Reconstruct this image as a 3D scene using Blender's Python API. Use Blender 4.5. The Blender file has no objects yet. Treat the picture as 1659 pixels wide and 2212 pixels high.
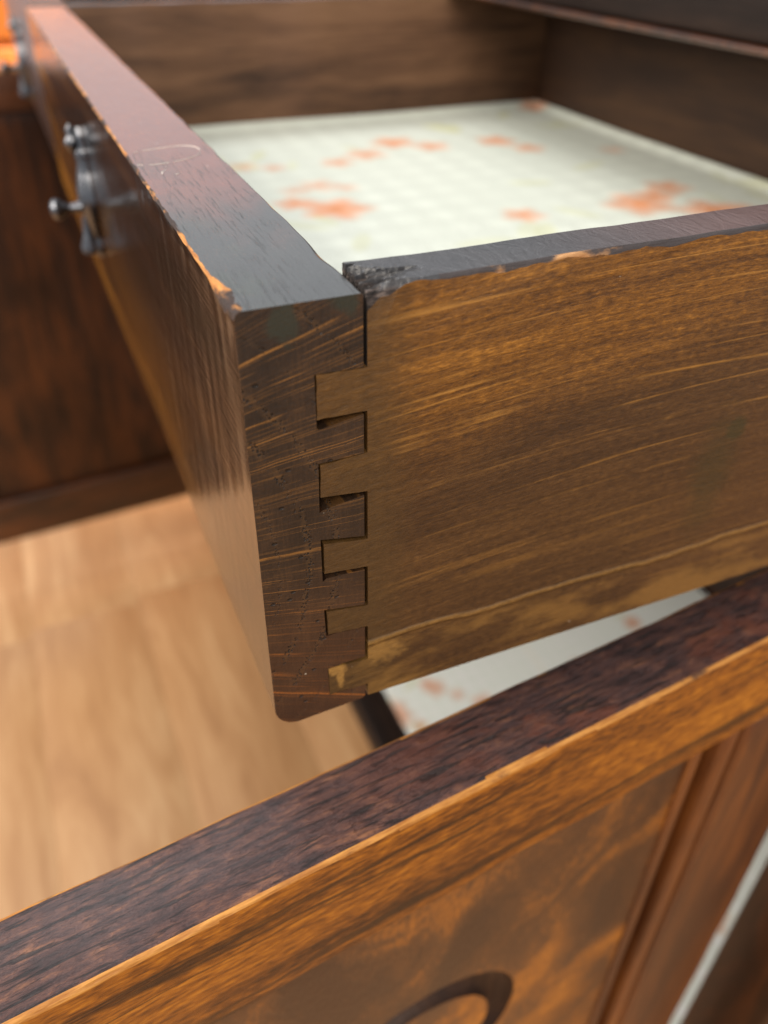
import bpy, bmesh, math, random
import numpy as np
from mathutils import Vector, Matrix, noise as mnoise

# ------------------------------------------------------------------ camera, world, lights
U = 0.105                      # one unit = the height of the drawer front (m)
sc = bpy.context.scene
COL = sc.collection
sc.view_settings.view_transform = 'Standard'
sc.view_settings.look = 'None'
sc.view_settings.exposure = 0.22
sc.view_settings.gamma = 1.0
sc.view_settings.use_curve_mapping = False
sc.cycles.use_denoising = True
sc.cycles.max_bounces = 8
sc.cycles.caustics_reflective = False
sc.cycles.caustics_refractive = False

cam_d = bpy.data.cameras.new('camera')
cam = bpy.data.objects.new('camera', cam_d)
COL.objects.link(cam)
Rw2c = np.array([[0.92014667, -0.39144448, 0.01006559],
                 [-0.22717087, -0.55458239, -0.80051968],
                 [0.31894121, 0.73430892, -0.59922193]])
CAM = np.array([-0.26209439, -1.20536191, 1.52051488])
Rb = Rw2c.T @ np.diag([1, -1, -1])
M = Matrix([[*Rb[i], CAM[i] * U] for i in range(3)] + [[0, 0, 0, 1]])
cam.matrix_world = M
cam_d.sensor_fit = 'HORIZONTAL'
cam_d.sensor_width = 36
cam_d.lens = 1770.19 / 1659 * 36
cam_d.clip_start = 0.005
cam_d.clip_end = 50
cam_d.dof.use_dof = True
cam_d.dof.focus_distance = 1.62 * U
cam_d.dof.aperture_fstop = 13.2
sc.camera = cam

world = bpy.data.worlds.new('World')
sc.world = world
world.use_nodes = True
wb = world.node_tree.nodes['Background']
wb.inputs[0].default_value = (0.93, 0.96, 1.0, 1)
wb.inputs[1].default_value = 0.56

def area_light(name, loc, target, sx, sy, power, color):
    d = bpy.data.lights.new(name, 'AREA')
    d.shape = 'RECTANGLE'
    d.size = sx * U
    d.size_y = sy * U
    d.energy = power
    d.color = color
    o = bpy.data.objects.new(name, d)
    COL.objects.link(o)
    o.location = Vector(loc) * U
    o.rotation_euler = (Vector(target) - Vector(loc)).to_track_quat('-Z', 'Y').to_euler()
    return o

area_light('ceiling_panel_light', (0.6, 13.0, 19), (0.6, 10.4, 0), 14, 7, 20, (0.94, 0.96, 1.0))
area_light('ceiling_panel_light', (-16, 5, 10), (0, 4, -3), 14, 14, 52, (1.0, 0.92, 0.82))
area_light('ceiling_panel_light', (-3, -15, 14), (0, 0, -0.5), 14, 10, 33, (1.0, 0.91, 0.79))
# added spotlight to brighten the orange chest beyond the sideboard
spot_d = bpy.data.lights.new('chest_fill_spot', 'SPOT')
spot_d.energy = 80
spot_d.color = (1.0, 0.86, 0.70)
spot_d.spot_size = math.radians(50)
spot_d.spot_blend = 0.4
spot_d.shadow_soft_size = 0.05
spot = bpy.data.objects.new('chest_fill_spot', spot_d)
COL.objects.link(spot)
spot.location = Vector((2.5, 11.8, 7.5)) * U
spot.rotation_euler = (Vector((2.5, 15.2, 0.2)) - Vector((2.5, 11.8, 7.5))).to_track_quat('-Z', 'Y').to_euler()

# ------------------------------------------------------------------ node helpers
class NT:
    def __init__(self, name):
        self.m = bpy.data.materials.new(name)
        self.m.use_nodes = True
        self.t = self.m.node_tree
        self.b = self.t.nodes['Principled BSDF']
    def n(self, typ, ins=None, **kw):
        nd = self.t.nodes.new(typ)
        for k, v in kw.items():
            setattr(nd, k, v)
        for k, v in (ins or {}).items():
            self.put(nd.inputs[k], v)
        return nd
    def put(self, sock, v):
        if hasattr(v, 'is_linked') or hasattr(v, 'links'):
            self.t.links.new(v, sock)
        else:
            if isinstance(v, (tuple, list)) and len(v) == 3 and sock.type == 'RGBA':
                v = (*v, 1)
            sock.default_value = v
    def math(self, op, a, b=0.0, c=0.0, clamp=False):
        nd = self.n('ShaderNodeMath', operation=op, use_clamp=clamp)
        self.put(nd.inputs[0], a)
        self.put(nd.inputs[1], b)
        self.put(nd.inputs[2], c)
        return nd.outputs[0]
    def coord(self):
        tc = self.n('ShaderNodeTexCoord')
        mp = self.n('ShaderNodeVectorMath', operation='SCALE')
        self.put(mp.inputs[0], tc.outputs['Object'])
        mp.inputs['Scale'].default_value = 1 / U
        return mp.outputs[0]
    def xyz(self, v):
        s = self.n('ShaderNodeSeparateXYZ', {0: v})
        return s.outputs
    def comb(self, x, y, z):
        return self.n('ShaderNodeCombineXYZ', {0: x, 1: y, 2: z}).outputs[0]
    def scaled(self, v, s, off=(0, 0, 0)):
        nd = self.n('ShaderNodeMapping')
        self.put(nd.inputs['Vector'], v)
        nd.inputs['Scale'].default_value = s
        nd.inputs['Location'].default_value = off
        return nd.outputs[0]
    def noise(self, v, scale=1.0, detail=4, rough=0.55, dist=0.0, dim='3D', w=None):
        nd = self.n('ShaderNodeTexNoise', noise_dimensions=dim)
        if dim != '1D':
            self.put(nd.inputs['Vector'], v)
        if w is not None:
            self.put(nd.inputs['W'], w)
        nd.inputs['Scale'].default_value = scale
        nd.inputs['Detail'].default_value = detail
        nd.inputs['Roughness'].default_value = rough
        nd.inputs['Distortion'].default_value = dist
        return nd.outputs[0]
    def ramp(self, f, stops, interp='LINEAR'):
        nd = self.n('ShaderNodeValToRGB')
        nd.color_ramp.interpolation = interp
        e = nd.color_ramp.elements
        while len(e) < len(stops):
            e.new(0.5)
        for el, (p, c) in zip(e, stops):
            el.position = p
            if not isinstance(c, (tuple, list)):
                c = (c, c, c)
            el.color = (*c, 1)
        self.put(nd.inputs[0], f)
        return nd.outputs[0]
    def step(self, f, lo, hi, a=0.0, b=1.0):
        nd = self.n('ShaderNodeMapRange', interpolation_type='SMOOTHSTEP')
        self.put(nd.inputs[0], f)
        self.put(nd.inputs[1], lo)
        self.put(nd.inputs[2], hi)
        self.put(nd.inputs[3], a)
        self.put(nd.inputs[4], b)
        return nd.outputs[0]
    def mix(self, fac, a, b, blend='MIX'):
        nd = self.n('ShaderNodeMix', data_type='RGBA', blend_type=blend)
        self.put(nd.inputs[0], fac)
        self.put(nd.inputs[6], a)
        self.put(nd.inputs[7], b)
        return nd.outputs[2]
    def bump(self, h, strength, dist, prev=None):
        nd = self.n('ShaderNodeBump')
        nd.inputs['Strength'].default_value = strength
        nd.inputs['Distance'].default_value = dist * U
        self.put(nd.inputs['Height'], h)
        if prev is not None:
            self.put(nd.inputs['Normal'], prev)
        return nd.outputs[0]
    def edge(self, radius):
        bv = self.n('ShaderNodeBevel', samples=6)
        bv.inputs['Radius'].default_value = radius * U
        g = self.n('ShaderNodeNewGeometry')
        d = self.n('ShaderNodeVectorMath', operation='DOT_PRODUCT')
        self.put(d.inputs[0], bv.outputs[0])
        self.put(d.inputs[1], g.outputs['Normal'])
        return self.math('SUBTRACT', 1.0, d.outputs['Value'])
    def blob(self, p, cx, cz, rx, rz, n=None, amt=0.0, soft=0.5):
        """elliptic patch in two coordinates"""
        a = self.math('DIVIDE', self.math('SUBTRACT', p[0], cx), rx)
        b = self.math('DIVIDE', self.math('SUBTRACT', p[1], cz), rz)
        r = self.math('SQRT', self.math('ADD', self.math('MULTIPLY', a, a), self.math('MULTIPLY', b, b)))
        if n is not None:
            r = self.math('ADD', r, self.math('MULTIPLY', self.math('SUBTRACT', n, 0.5), amt))
        return self.step(r, 1 - soft, 1 + soft, 1.0, 0.0)
    def done(self, color, rough, normal=None, coat=0.0, coat_rough=0.15, spec=0.5, metallic=0.0):
        b = self.b
        self.put(b.inputs['Base Color'], color)
        self.put(b.inputs['Roughness'], rough)
        b.inputs['Specular IOR Level'].default_value = spec
        b.inputs['Metallic'].default_value = metallic
        b.inputs['Coat Weight'].default_value = coat
        b.inputs['Coat Roughness'].default_value = coat_rough
        if normal is not None:
            self.put(b.inputs['Normal'], normal)
        return self.m

def grain_scale(axis, along, cross):
    s = [cross] * 3
    s[axis] = along
    return tuple(s)

def wood(name, axis, stops, along=0.7, cross=9, fine=110, blotch=1.2, rough=0.35, coat=0.3, coat_rough=0.2,
         bump=0.3, wear=None, wear_col=(0.50, 0.21, 0.05), seed=0.0, lines=0.0, line_freq=14, mixw=(0.5, 0.22, 0.28), spec=0.5, fa=0.06):
    t = NT(name)
    v = t.coord()
    off = (seed * 3.1, seed * 1.7, seed * 2.3)
    g = t.noise(t.scaled(v, grain_scale(axis, along, cross), off), 1, 7, 0.62, 0.8)
    f = t.noise(t.scaled(v, grain_scale(axis, fine * fa, fine), off), 1, 5, 0.6)
    b = t.noise(t.scaled(v, grain_scale(axis, blotch * 0.5, blotch), off), 1, 4, 0.55, 0.4)
    val = t.math('ADD', t.math('MULTIPLY', g, mixw[0]), t.math('ADD', t.math('MULTIPLY', f, mixw[1]), t.math('MULTIPLY', b, mixw[2])))
    col = t.ramp(val, stops)
    if lines:
        l = t.noise(t.scaled(v, grain_scale(axis, along * 0.35, line_freq), off), 1, 2, 0.5, 0.3)
        ln = t.step(t.math('ABSOLUTE', t.math('SUBTRACT', l, 0.5)), 0.0, 0.03, 1.0, 0.0)
        col = t.mix(t.math('MULTIPLY', ln, lines), col, (0.018, 0.009, 0.005))
    if wear:
        e = t.edge(wear)
        wn = t.noise(t.scaled(v, (5, 5, 5), off), 1, 6, 0.7)
        w = t.step(t.math('MULTIPLY', e, t.math('MULTIPLY', wn, wn)), 0.012, 0.05)
        wc = t.mix(f, wear_col, tuple(min(1, c * 1.7) for c in wear_col))
        col = t.mix(w, col, wc)
    nrm = t.bump(t.math('ADD', f, t.math('MULTIPLY', g, 0.6)), bump, 0.012)
    rg = t.math('ADD', t.math('MULTIPLY', b, 0.25), rough - 0.12)
    return t.done(col, rg, nrm, coat, coat_rough, spec)

# ------------------------------------------------------------------ mesh helpers
def empty(name, loc=(0, 0, 0), parent=None, rz=0.0):
    o = bpy.data.objects.new(name, None)
    o.empty_display_size = 0.02
    COL.objects.link(o)
    o.location = Vector(loc) * U
    o.rotation_euler = (0, 0, rz)
    if parent is not None:
        o.parent = parent
    return o

def tag(o, label=None, cat=None, group=None, kind=None):
    if label: o['label'] = label
    if cat: o['category'] = cat
    if group: o['group'] = group
    if kind: o['kind'] = kind
    return o

def link(name, me, mats, parent=None, loc=None, smooth=35):
    o = bpy.data.objects.new(name, me)
    COL.objects.link(o)
    for m in (mats if isinstance(mats, (list, tuple)) else [mats]):
        me.materials.append(m)
    if parent is not None:
        o.parent = parent
    if loc is not None:
        o.location = Vector(loc) * U
    if smooth:
        me.polygons.foreach_set('use_smooth', [True] * len(me.polygons))
        me.set_sharp_from_angle(angle=math.radians(smooth))
    return o

def mesh_from(name, verts, faces):
    me = bpy.data.meshes.new(name)
    me.from_pydata([tuple(c * U for c in v) for v in verts], [], faces)
    me.update()
    return me

def fix_normals(me):
    bm = bmesh.new()
    bm.from_mesh(me)
    bmesh.ops.recalc_face_normals(bm, faces=bm.faces[:])
    bm.to_mesh(me)
    bm.free()

def nz(x, y, z=0.0):
    return mnoise.noise(Vector((x, y, z)))

def board(name, p0, p1, mat, parent, r=0.012, jitter=0.0, n=24, seg=3, seed=0, loc=None):
    """a plank with eased edges, lofted along its longest axis"""
    p0 = list(p0); p1 = list(p1)
    ext = [p1[i] - p0[i] for i in range(3)]
    ax = ext.index(max(ext))
    a, b = [i for i in range(3) if i != ax]
    r = min(r, ext[a] * 0.45, ext[b] * 0.45)
    prof = []
    for (cx, cy, a0) in ((p1[a] - r, p1[b] - r, 0), (p0[a] + r, p1[b] - r, 90), (p0[a] + r, p0[b] + r, 180), (p1[a] - r, p0[b] + r, 270)):
        for k in range(seg + 1):
            an = math.radians(a0 + 90 * k / seg)
            prof.append((cx, cy, math.cos(an), math.sin(an)))
    L = [(p0[ax], -r), (p0[ax] + r * 0.3, -r * 0.3)] + [(p0[ax] + r + (ext[ax] - 2 * r) * i / n, 0) for i in range(n + 1)] + [(p1[ax] - r * 0.3, -r * 0.3), (p1[ax], -r)]
    verts, faces = [], []
    m = len(prof)
    for (l, ins) in L:
        for (cx, cy, c, s) in prof:
            j = jitter * nz(l * 5 + seed, c * 0.7 + cx * 3, s * 0.7 + cy * 3) if jitter else 0
            v = [0, 0, 0]
            v[ax] = l
            v[a] = cx + (r + ins + j) * c
            v[b] = cy + (r + ins + j) * s
            verts.append(v)
    for i in range(len(L) - 1):
        for k in range(m):
            k2 = (k + 1) % m
            faces.append((i * m + k, i * m + k2, (i + 1) * m + k2, (i + 1) * m + k))
    faces.append(tuple(range(m)))
    faces.append(tuple(range((len(L) - 1) * m, len(L) * m)))
    me = mesh_from(name, verts, faces)
    fix_normals(me)
    return link(name, me, mat, parent, loc)

def lathe(name, prof, axis_pt, direction, mat, parent, n=24, squash=(1, 1), loc=None):
    """prof: list of (distance along the axis, radius)"""
    d = Vector(direction).normalized()
    q = Vector((0, 0, 1)).rotation_difference(d)
    verts, faces = [], []
    for (h, rad) in prof:
        for k in range(n):
            an = 2 * math.pi * k / n
            p = q @ Vector((rad * math.cos(an) * squash[0], rad * math.sin(an) * squash[1], h)) + Vector(axis_pt)
            verts.append(tuple(p))
    for i in range(len(prof) - 1):
        for k in range(n):
            k2 = (k + 1) % n
            faces.append((i * n + k, i * n + k2, (i + 1) * n + k2, (i + 1) * n + k))
    faces.append(tuple(range(n)))
    faces.append(tuple(range((len(prof) - 1) * n, len(prof) * n)))
    me = mesh_from(name, verts, faces)
    fix_normals(me)
    return link(name, me, mat, parent, loc, smooth=50)

# ------------------------------------------------------------------ materials
T, S, TOP = 0.219, 0.1168, 1.0
RED = [(0.36, (0.010, 0.004, 0.002)), (0.47, (0.030, 0.010, 0.004)), (0.58, (0.085, 0.025, 0.006)), (0.72, (0.20, 0.066, 0.011))]
AMB = [(0.38, (0.024, 0.007, 0.003)), (0.46, (0.13, 0.040, 0.006)), (0.53, (0.30, 0.096, 0.009)), (0.62, (0.54, 0.20, 0.017))]
DRK = [(0.30, (0.010, 0.006, 0.004)), (0.5, (0.028, 0.013, 0.008)), (0.7, (0.07, 0.030, 0.014))]

def mat_front_face():
    t = NT('varnished_front_face')
    v = t.coord()
    g = t.noise(t.scaled(v, (3, 0.30, 6)), 1, 5, 0.55, 0.7)
    f = t.noise(t.scaled(v, (60, 4, 100)), 1, 5, 0.62)
    val = t.math('ADD', t.math('MULTIPLY', g, 0.80), t.math('MULTIPLY', f, 0.20))
    p = t.xyz(v)
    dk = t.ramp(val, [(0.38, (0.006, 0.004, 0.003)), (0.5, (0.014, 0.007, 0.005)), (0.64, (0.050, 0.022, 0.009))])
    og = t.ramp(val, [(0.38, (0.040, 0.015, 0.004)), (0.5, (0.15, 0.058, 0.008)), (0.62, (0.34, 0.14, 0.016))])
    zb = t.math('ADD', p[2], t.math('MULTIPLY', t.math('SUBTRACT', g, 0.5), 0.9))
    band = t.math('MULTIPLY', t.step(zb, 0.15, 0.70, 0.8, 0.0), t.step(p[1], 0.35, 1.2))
    band = t.math('MAXIMUM', band, t.math('MULTIPLY', t.step(p[1], 2.2, 4.0), t.step(g, 0.45, 0.6)))  # far end turned orange: reflection of the chest painted in
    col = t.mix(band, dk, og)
    nrm = t.bump(f, 0.15, 0.006)
    rg = t.math('ADD', 0.08, t.math('MULTIPLY', f, 0.14))
    return t.done(col, rg, nrm, 0.25, 0.06, 0.35)

def mat_worn(name, amount=0.5, scale=9.0, dark=(0.03, 0.015, 0.010), lo=(0.30, 0.105, 0.020), hi=(0.64, 0.29, 0.07), axis=1):
    """bare wood showing through the finish along a rubbed edge"""
    t = NT(name)
    v = t.coord()
    s = [scale * 2.2] * 3
    s[axis] = scale
    n = t.noise(t.scaled(v, tuple(s)), 1, 6, 0.65)
    f = t.noise(t.scaled(v, tuple(110 if i != axis else 12 for i in range(3))), 1, 4, 0.6)
    w = t.step(n, 0.62 - 0.28 * amount, 0.72 - 0.28 * amount)
    col = t.mix(w, dark, t.mix(t.step(f, 0.3, 0.7), lo, hi))
    return t.done(col, 0.5, t.bump(t.math('ADD', f, n), 0.6, 0.010), 0.0, 0.2, 0.4)

def mat_front_top():
    t = NT('dark_varnished_top')
    v = t.coord()
    p = t.xyz(v)
    b = t.noise(t.scaled(v, (5, 2.2, 5)), 1, 5, 0.6, 0.5)
    f = t.noise(t.scaled(v, (150, 9, 150)), 1, 5, 0.65)
    g = t.noise(t.scaled(v, (150, 8.0, 150)), 1, 6, 0.68, 0.4)
    yy = t.math('ADD', p[1], t.math('MULTIPLY', t.math('SUBTRACT', b, 0.5), 1.1))
    redness = t.step(yy, 0.30, 1.10)
    near = t.mix(b, (0.022, 0.026, 0.028), (0.062, 0.062, 0.060))  # near end greyed: cool ceiling reflection painted into the base
    far = t.mix(b, (0.15, 0.040, 0.028), (0.26, 0.082, 0.056))
    col = t.mix(redness, near, far)
    # greenish patches of old finish
    gp = t.step(t.noise(t.scaled(v, (9, 4, 9)), 1, 4, 0.6), 0.52, 0.66)
    col = t.mix(t.math('MULTIPLY', gp, t.step(p[1], 0.2, 0.75, 0.55, 0.0)), col, (0.045, 0.055, 0.042))
    # fine grain checks
    cracks = t.step(g, 0.555, 0.64)
    zone = t.step(t.noise(t.scaled(v, (6, 2.5, 6), (3, 1, 0)), 1, 3, 0.5), 0.40, 0.56)
    zone = t.math('MULTIPLY', zone, t.step(p[1], 0.85, 1.15, 1.0, 0.1))
    zone = t.math('MULTIPLY', zone, t.step(p[1], 0.22, 0.50, 0.2, 1.0))
    ck = t.math('MULTIPLY', cracks, zone)
    col = t.mix(t.math('MULTIPLY', ck, 0.5), col, (0.008, 0.008, 0.009))
    # pale specks of dust and nicks
    vor = t.n('ShaderNodeTexVoronoi', {'Vector': t.scaled(v, (30, 16, 30)), 'Scale': 1.0})
    sp = t.step(vor.outputs['Distance'], 0.05, 0.09, 1.0, 0.0)
    keep = t.step(t.xyz(vor.outputs['Color'])[0], 0.80, 0.82)
    col = t.mix(t.math('MULTIPLY', t.math('MULTIPLY', sp, keep), 0.8), col, (0.55, 0.50, 0.44))
    h = t.math('SUBTRACT', t.math('MULTIPLY', f, 0.25), t.math('MULTIPLY', ck, 1.3))
    wav = t.noise(t.scaled(v, (16, 6, 16)), 1, 4, 0.6)
    nrm = t.bump(h, 0.8, 0.010)
    nrm = t.bump(wav, 0.35, 0.010, nrm)
    rg = t.math('ADD', 0.18, t.math('ADD', t.math('MULTIPLY', b, 0.20), t.math('MULTIPLY', f, 0.12)))
    return t.done(col, rg, nrm, 1.0, 0.18, 0.6)

def mat_end_grain():
    t = NT('end_grain')
    v = t.coord()
    p = t.xyz(v)
    x, z = p[0], p[2]
    wob = t.noise(t.scaled(v, (7, 7, 7)), 1, 3, 0.5)
    zz = t.math('ADD', z, t.math('MULTIPLY', t.math('SUBTRACT', wob, 0.5), 0.012))
    q = t.math('DIVIDE', t.math('ADD', zz, t.math('MULTIPLY', x, 0.58)), t.math('ADD', x, 1.0))
    # pale rays
    def rays(freq, width, seed, thr):
        l = t.noise(None, freq, 1.5, 0.5, 0, '1D', t.math('ADD', q, seed))
        ln = t.step(t.math('ABSOLUTE', t.math('SUBTRACT', l, 0.5)), width * 0.25, width, 1.0, 0.0)
        mk = t.noise(t.comb(t.math('MULTIPLY', x, 4), t.math('MULTIPLY', q, 42), seed), 1, 3, 0.6)
        return t.math('MULTIPLY', ln, t.step(mk, thr, thr + 0.16))
    r1 = rays(34, 0.010, 3.3, 0.43)
    r2 = rays(60, 0.012, 7.7, 0.50)
    rr = t.math('MAXIMUM', t.math('MAXIMUM', t.math('MULTIPLY', r1, 0.85), t.math('MULTIPLY', r2, 0.65)), t.math('MULTIPLY', rays(120, 0.030, 1.9, 0.44), 0.22))
    b = t.noise(t.scaled(v, (8, 8, 8)), 1, 5, 0.6)
    saw = t.noise(t.scaled(v, (160, 30, 10)), 1, 3, 0.6)
    fine = t.noise(t.scaled(v, (150, 150, 150)), 1, 3, 0.6)
    val = t.math('ADD', t.math('MULTIPLY', b, 0.6), t.math('ADD', t.math('MULTIPLY', saw, 0.2), t.math('MULTIPLY', fine, 0.2)))
    col = t.ramp(val, [(0.34, (0.007, 0.0036, 0.002)), (0.5, (0.026, 0.0125, 0.0055)), (0.66, (0.066, 0.030, 0.010))])
    # redder low down
    low = t.step(z, 0.15, 0.5, 1.0, 0.0)
    col = t.mix(t.math('MULTIPLY', low, 0.4), col, (0.085, 0.030, 0.010))
    rc = t.mix(low, (0.36, 0.155, 0.030), (0.38, 0.115, 0.016))
    col = t.mix(t.math('MULTIPLY', rr, t.math('ADD', 0.35, t.math('MULTIPLY', fine, 0.8), 0.0, True)), col, rc)
    # rows of open pores following the year rings
    dx = t.math('ADD', x, 0.4)
    dz = t.math('SUBTRACT', z, 0.46)
    rad = t.math('SQRT', t.math('ADD', t.math('MULTIPLY', dx, dx), t.math('MULTIPLY', dz, dz)))
    rad = t.math('ADD', rad, t.math('MULTIPLY', t.math('SUBTRACT', wob, 0.5), 0.02))
    band = None
    for R, w, a in ((0.50, 0.011, 1.0), (0.562, 0.011, 0.9), (0.73, 0.009, 0.9), (0.64, 0.006, 0.45), (0.44, 0.006, 0.4)):
        k = t.math('MULTIPLY', t.step(t.math('ABSOLUTE', t.math('SUBTRACT', rad, R)), w * 0.3, w, 1.0, 0.0), a)
        band = k if band is None else t.math('MAXIMUM', band, k)
    vor = t.n('ShaderNodeTexVoronoi', {'Vector': t.scaled(v, (200, 200, 150)), 'Scale': 1.0})
    dots = t.step(vor.outputs['Distance'], 0.30, 0.50, 1.0, 0.0)
    sel = t.step(t.xyz(vor.outputs['Color'])[0], 0.30, 0.34)
    patch = t.step(t.noise(t.scaled(v, (22, 22, 16), (4, 2, 1)), 1, 3, 0.6), 0.40, 0.55)
    band = t.math('MULTIPLY', band, patch)
    pores = t.math('MULTIPLY', t.math('MULTIPLY', dots, sel), band)
    vor2 = t.n('ShaderNodeTexVoronoi', {'Vector': t.scaled(v, (34, 34, 55)), 'Scale': 1.0})
    big = t.math('MULTIPLY', t.step(vor2.outputs['Distance'], 0.10, 0.22, 1.0, 0.0), t.step(t.xyz(vor2.outputs['Color'])[1], 0.92, 0.93))
    pores = t.math('MAXIMUM', pores, big)
    halo = t.math('MULTIPLY', band, t.math('SUBTRACT', 1.0, dots))
    col = t.mix(t.math('MULTIPLY', halo, 0.22), col, (0.13, 0.065, 0.022))
    col = t.mix(t.math('MULTIPLY', pores, 0.95), col, (0.006, 0.004, 0.003))
    # drips of dark green-black finish below the top edge
    nb = t.noise(t.scaled(v, (26, 26, 26)), 1, 3, 0.5)
    st = t.math('MAXIMUM', t.blob((x, z), 0.080, 0.968, 0.026, 0.036, nb, 2.4, 0.3), t.blob((x, z), 0.181, 0.990, 0.027, 0.026, nb, 2.4, 0.3))
    col = t.mix(t.math('MULTIPLY', st, 0.85), col, (0.020, 0.024, 0.015))
    # rubbed spots and dust
    vor3 = t.n('ShaderNodeTexVoronoi', {'Vector': t.scaled(v, (28, 28, 28)), 'Scale': 1.0})
    du = t.math('MULTIPLY', t.step(vor3.outputs['Distance'], 0.04, 0.09, 1.0, 0.0), t.step(t.xyz(vor3.outputs['Color'])[2], 0.88, 0.90))
    col = t.mix(du, col, (0.42, 0.36, 0.28))
    h = t.math('SUBTRACT', t.math('ADD', t.math('MULTIPLY', saw, 0.35), t.math('MULTIPLY', fine, 0.25)), t.math('MULTIPLY', pores, 1.2))
    nrm = t.bump(h, 0.7, 0.008)
    rg = t.math('ADD', 0.36, t.math('MULTIPLY', b, 0.3))
    return t.done(col, rg, nrm, 0.1, 0.25, 0.45)

def mat_side():
    t = NT('golden_brown_side_grain')
    v = t.coord()
    p = t.xyz(v)
    x, z = p[0], p[2]
    # the figure sweeps upwards along the board
    zz = t.math('SUBTRACT', z, t.math('ADD', t.math('MULTIPLY', x, 0.05), t.math('MULTIPLY', t.math('SINE', t.math('MULTIPLY', x, 2.2)), 0.035)))
    vv = t.comb(x, p[1], zz)
    g = t.noise(t.scaled(vv, (1.0, 5, 11)), 1, 7, 0.66, 0.9)
    f = t.math('ADD', t.math('MULTIPLY', t.noise(t.scaled(vv, (42, 120, 230)), 1, 5, 0.75, 0.2), 0.55), t.math('MULTIPLY', t.noise(t.scaled(vv, (5, 60, 120), (3, 0, 1)), 1, 6, 0.7, 0.5), 0.45))
    d = t.noise(t.scaled(vv, (42, 90, 75)), 1, 4, 0.7)
    b = t.noise(t.scaled(vv, (1.6, 2, 3.2)), 1, 4, 0.55, 0.5)
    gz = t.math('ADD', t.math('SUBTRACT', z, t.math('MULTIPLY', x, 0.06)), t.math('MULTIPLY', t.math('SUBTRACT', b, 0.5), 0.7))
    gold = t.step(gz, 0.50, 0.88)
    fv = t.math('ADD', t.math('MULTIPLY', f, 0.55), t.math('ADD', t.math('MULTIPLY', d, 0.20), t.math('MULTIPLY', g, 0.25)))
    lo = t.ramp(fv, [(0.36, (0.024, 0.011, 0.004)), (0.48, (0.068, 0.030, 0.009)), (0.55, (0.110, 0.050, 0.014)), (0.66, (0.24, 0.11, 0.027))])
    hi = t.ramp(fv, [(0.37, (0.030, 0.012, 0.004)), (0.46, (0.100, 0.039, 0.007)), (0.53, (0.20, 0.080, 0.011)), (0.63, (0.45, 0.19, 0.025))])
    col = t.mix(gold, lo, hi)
    warm = t.step(t.math('ADD', x, t.math('MULTIPLY', t.math('SUBTRACT', b, 0.5), 1.0)), 0.9, 1.8)
    col = t.mix(t.math('MULTIPLY', warm, t.math('MULTIPLY', 0.5, t.math('SUBTRACT', 1.0, gold))), col, t.mix(f, (0.07, 0.028, 0.010), (0.18, 0.075, 0.026)))
    # growth lines seen as long paler streaks
    l = t.noise(t.scaled(vv, (0.30, 1, 15), (2.0, 0, 0.4)), 1, 2, 0.5, 0.25)
    ln = t.step(t.math('ABSOLUTE', t.math('SUBTRACT', l, 0.5)), 0.0, 0.022, 1.0, 0.0)
    mk = t.step(t.noise(t.scaled(vv, (2.2, 1, 6), (9, 0, 0)), 1, 4, 0.6), 0.42, 0.60)
    ln = t.math('MULTIPLY', t.math('MULTIPLY', ln, mk), t.step(z, 0.25, 0.7, 0.25, 1.0))
    col = t.mix(t.math('MULTIPLY', ln, t.math('ADD', 0.25, t.math('MULTIPLY', f, 0.7))), col, (0.46, 0.215, 0.04))
    # dull greenish-brown rubbed zone at the tails
    dull = t.math('MULTIPLY', t.step(x, 0.225, 0.36, 1.0, 0.0), t.step(b, 0.25, 0.5, 0.55, 1.0))
    col = t.mix(t.math('MULTIPLY', dull, 0.8), col, t.mix(d, (0.034, 0.018, 0.006), (0.125, 0.064, 0.018)))
    # dark stain with a tail below it
    st = t.math('MAXIMUM', t.blob((x, z), 1.165, 0.525, 0.030, 0.034, d, 0.8, 0.4), t.math('MULTIPLY', t.blob((x, z), 1.13, 0.40, 0.055, 0.14, g, 2.0, 0.7), 0.6))
    col = t.mix(t.math('MULTIPLY', st, 0.75), col, (0.045, 0.034, 0.010))
    # lower band: a rubbed line and paler wood under it
    zl = t.math('ADD', t.math('SUBTRACT', z, t.math('MULTIPLY', x, 0.012)), t.math('MULTIPLY', t.math('SUBTRACT', b, 0.5), 0.08))
    line = t.step(t.math('ABSOLUTE', t.math('SUBTRACT', zl, 0.172)), 0.003, 0.012, 1.0, 0.0)
    col = t.mix(t.math('MULTIPLY', line, t.math('ADD', 0.0, t.math('MULTIPLY', d, 0.6))), col, (0.50, 0.27, 0.07))
    lowz = t.step(zl, 0.14, 0.175, 1.0, 0.0)
    lp = t.math('MULTIPLY', lowz, t.step(t.noise(t.scaled(vv, (3, 3, 9), (5, 0, 2)), 1, 4, 0.6), 0.42, 0.62))
    col = t.mix(t.math('MULTIPLY', lp, 0.38), col, (0.40, 0.20, 0.045))
    # pale scar on the lowest tail
    nb = t.noise(t.scaled(v, (30, 30, 30)), 1, 4, 0.6)
    sc1 = t.math('MAXIMUM', t.blob((x, z), 0.150, 0.122, 0.026, 0.015, nb, 2.2, 0.35), t.blob((x, z), 0.158, 0.095, 0.009, 0.032, nb, 2.2, 0.35))
    sc1 = t.math('MAXIMUM', sc1, t.math('MULTIPLY', t.blob((x, z), 0.262, 0.140, 0.045, 0.034, nb, 3.2, 0.6), 0.6))
    col = t.mix(t.math('MULTIPLY', sc1, t.math('ADD', 0.25, t.math('MULTIPLY', d, 0.9))), col, (0.42, 0.22, 0.055))
    # white lint specks
    vor = t.n('ShaderNodeTexVoronoi', {'Vector': t.scaled(v, (13, 13, 24)), 'Scale': 1.0})
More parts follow.
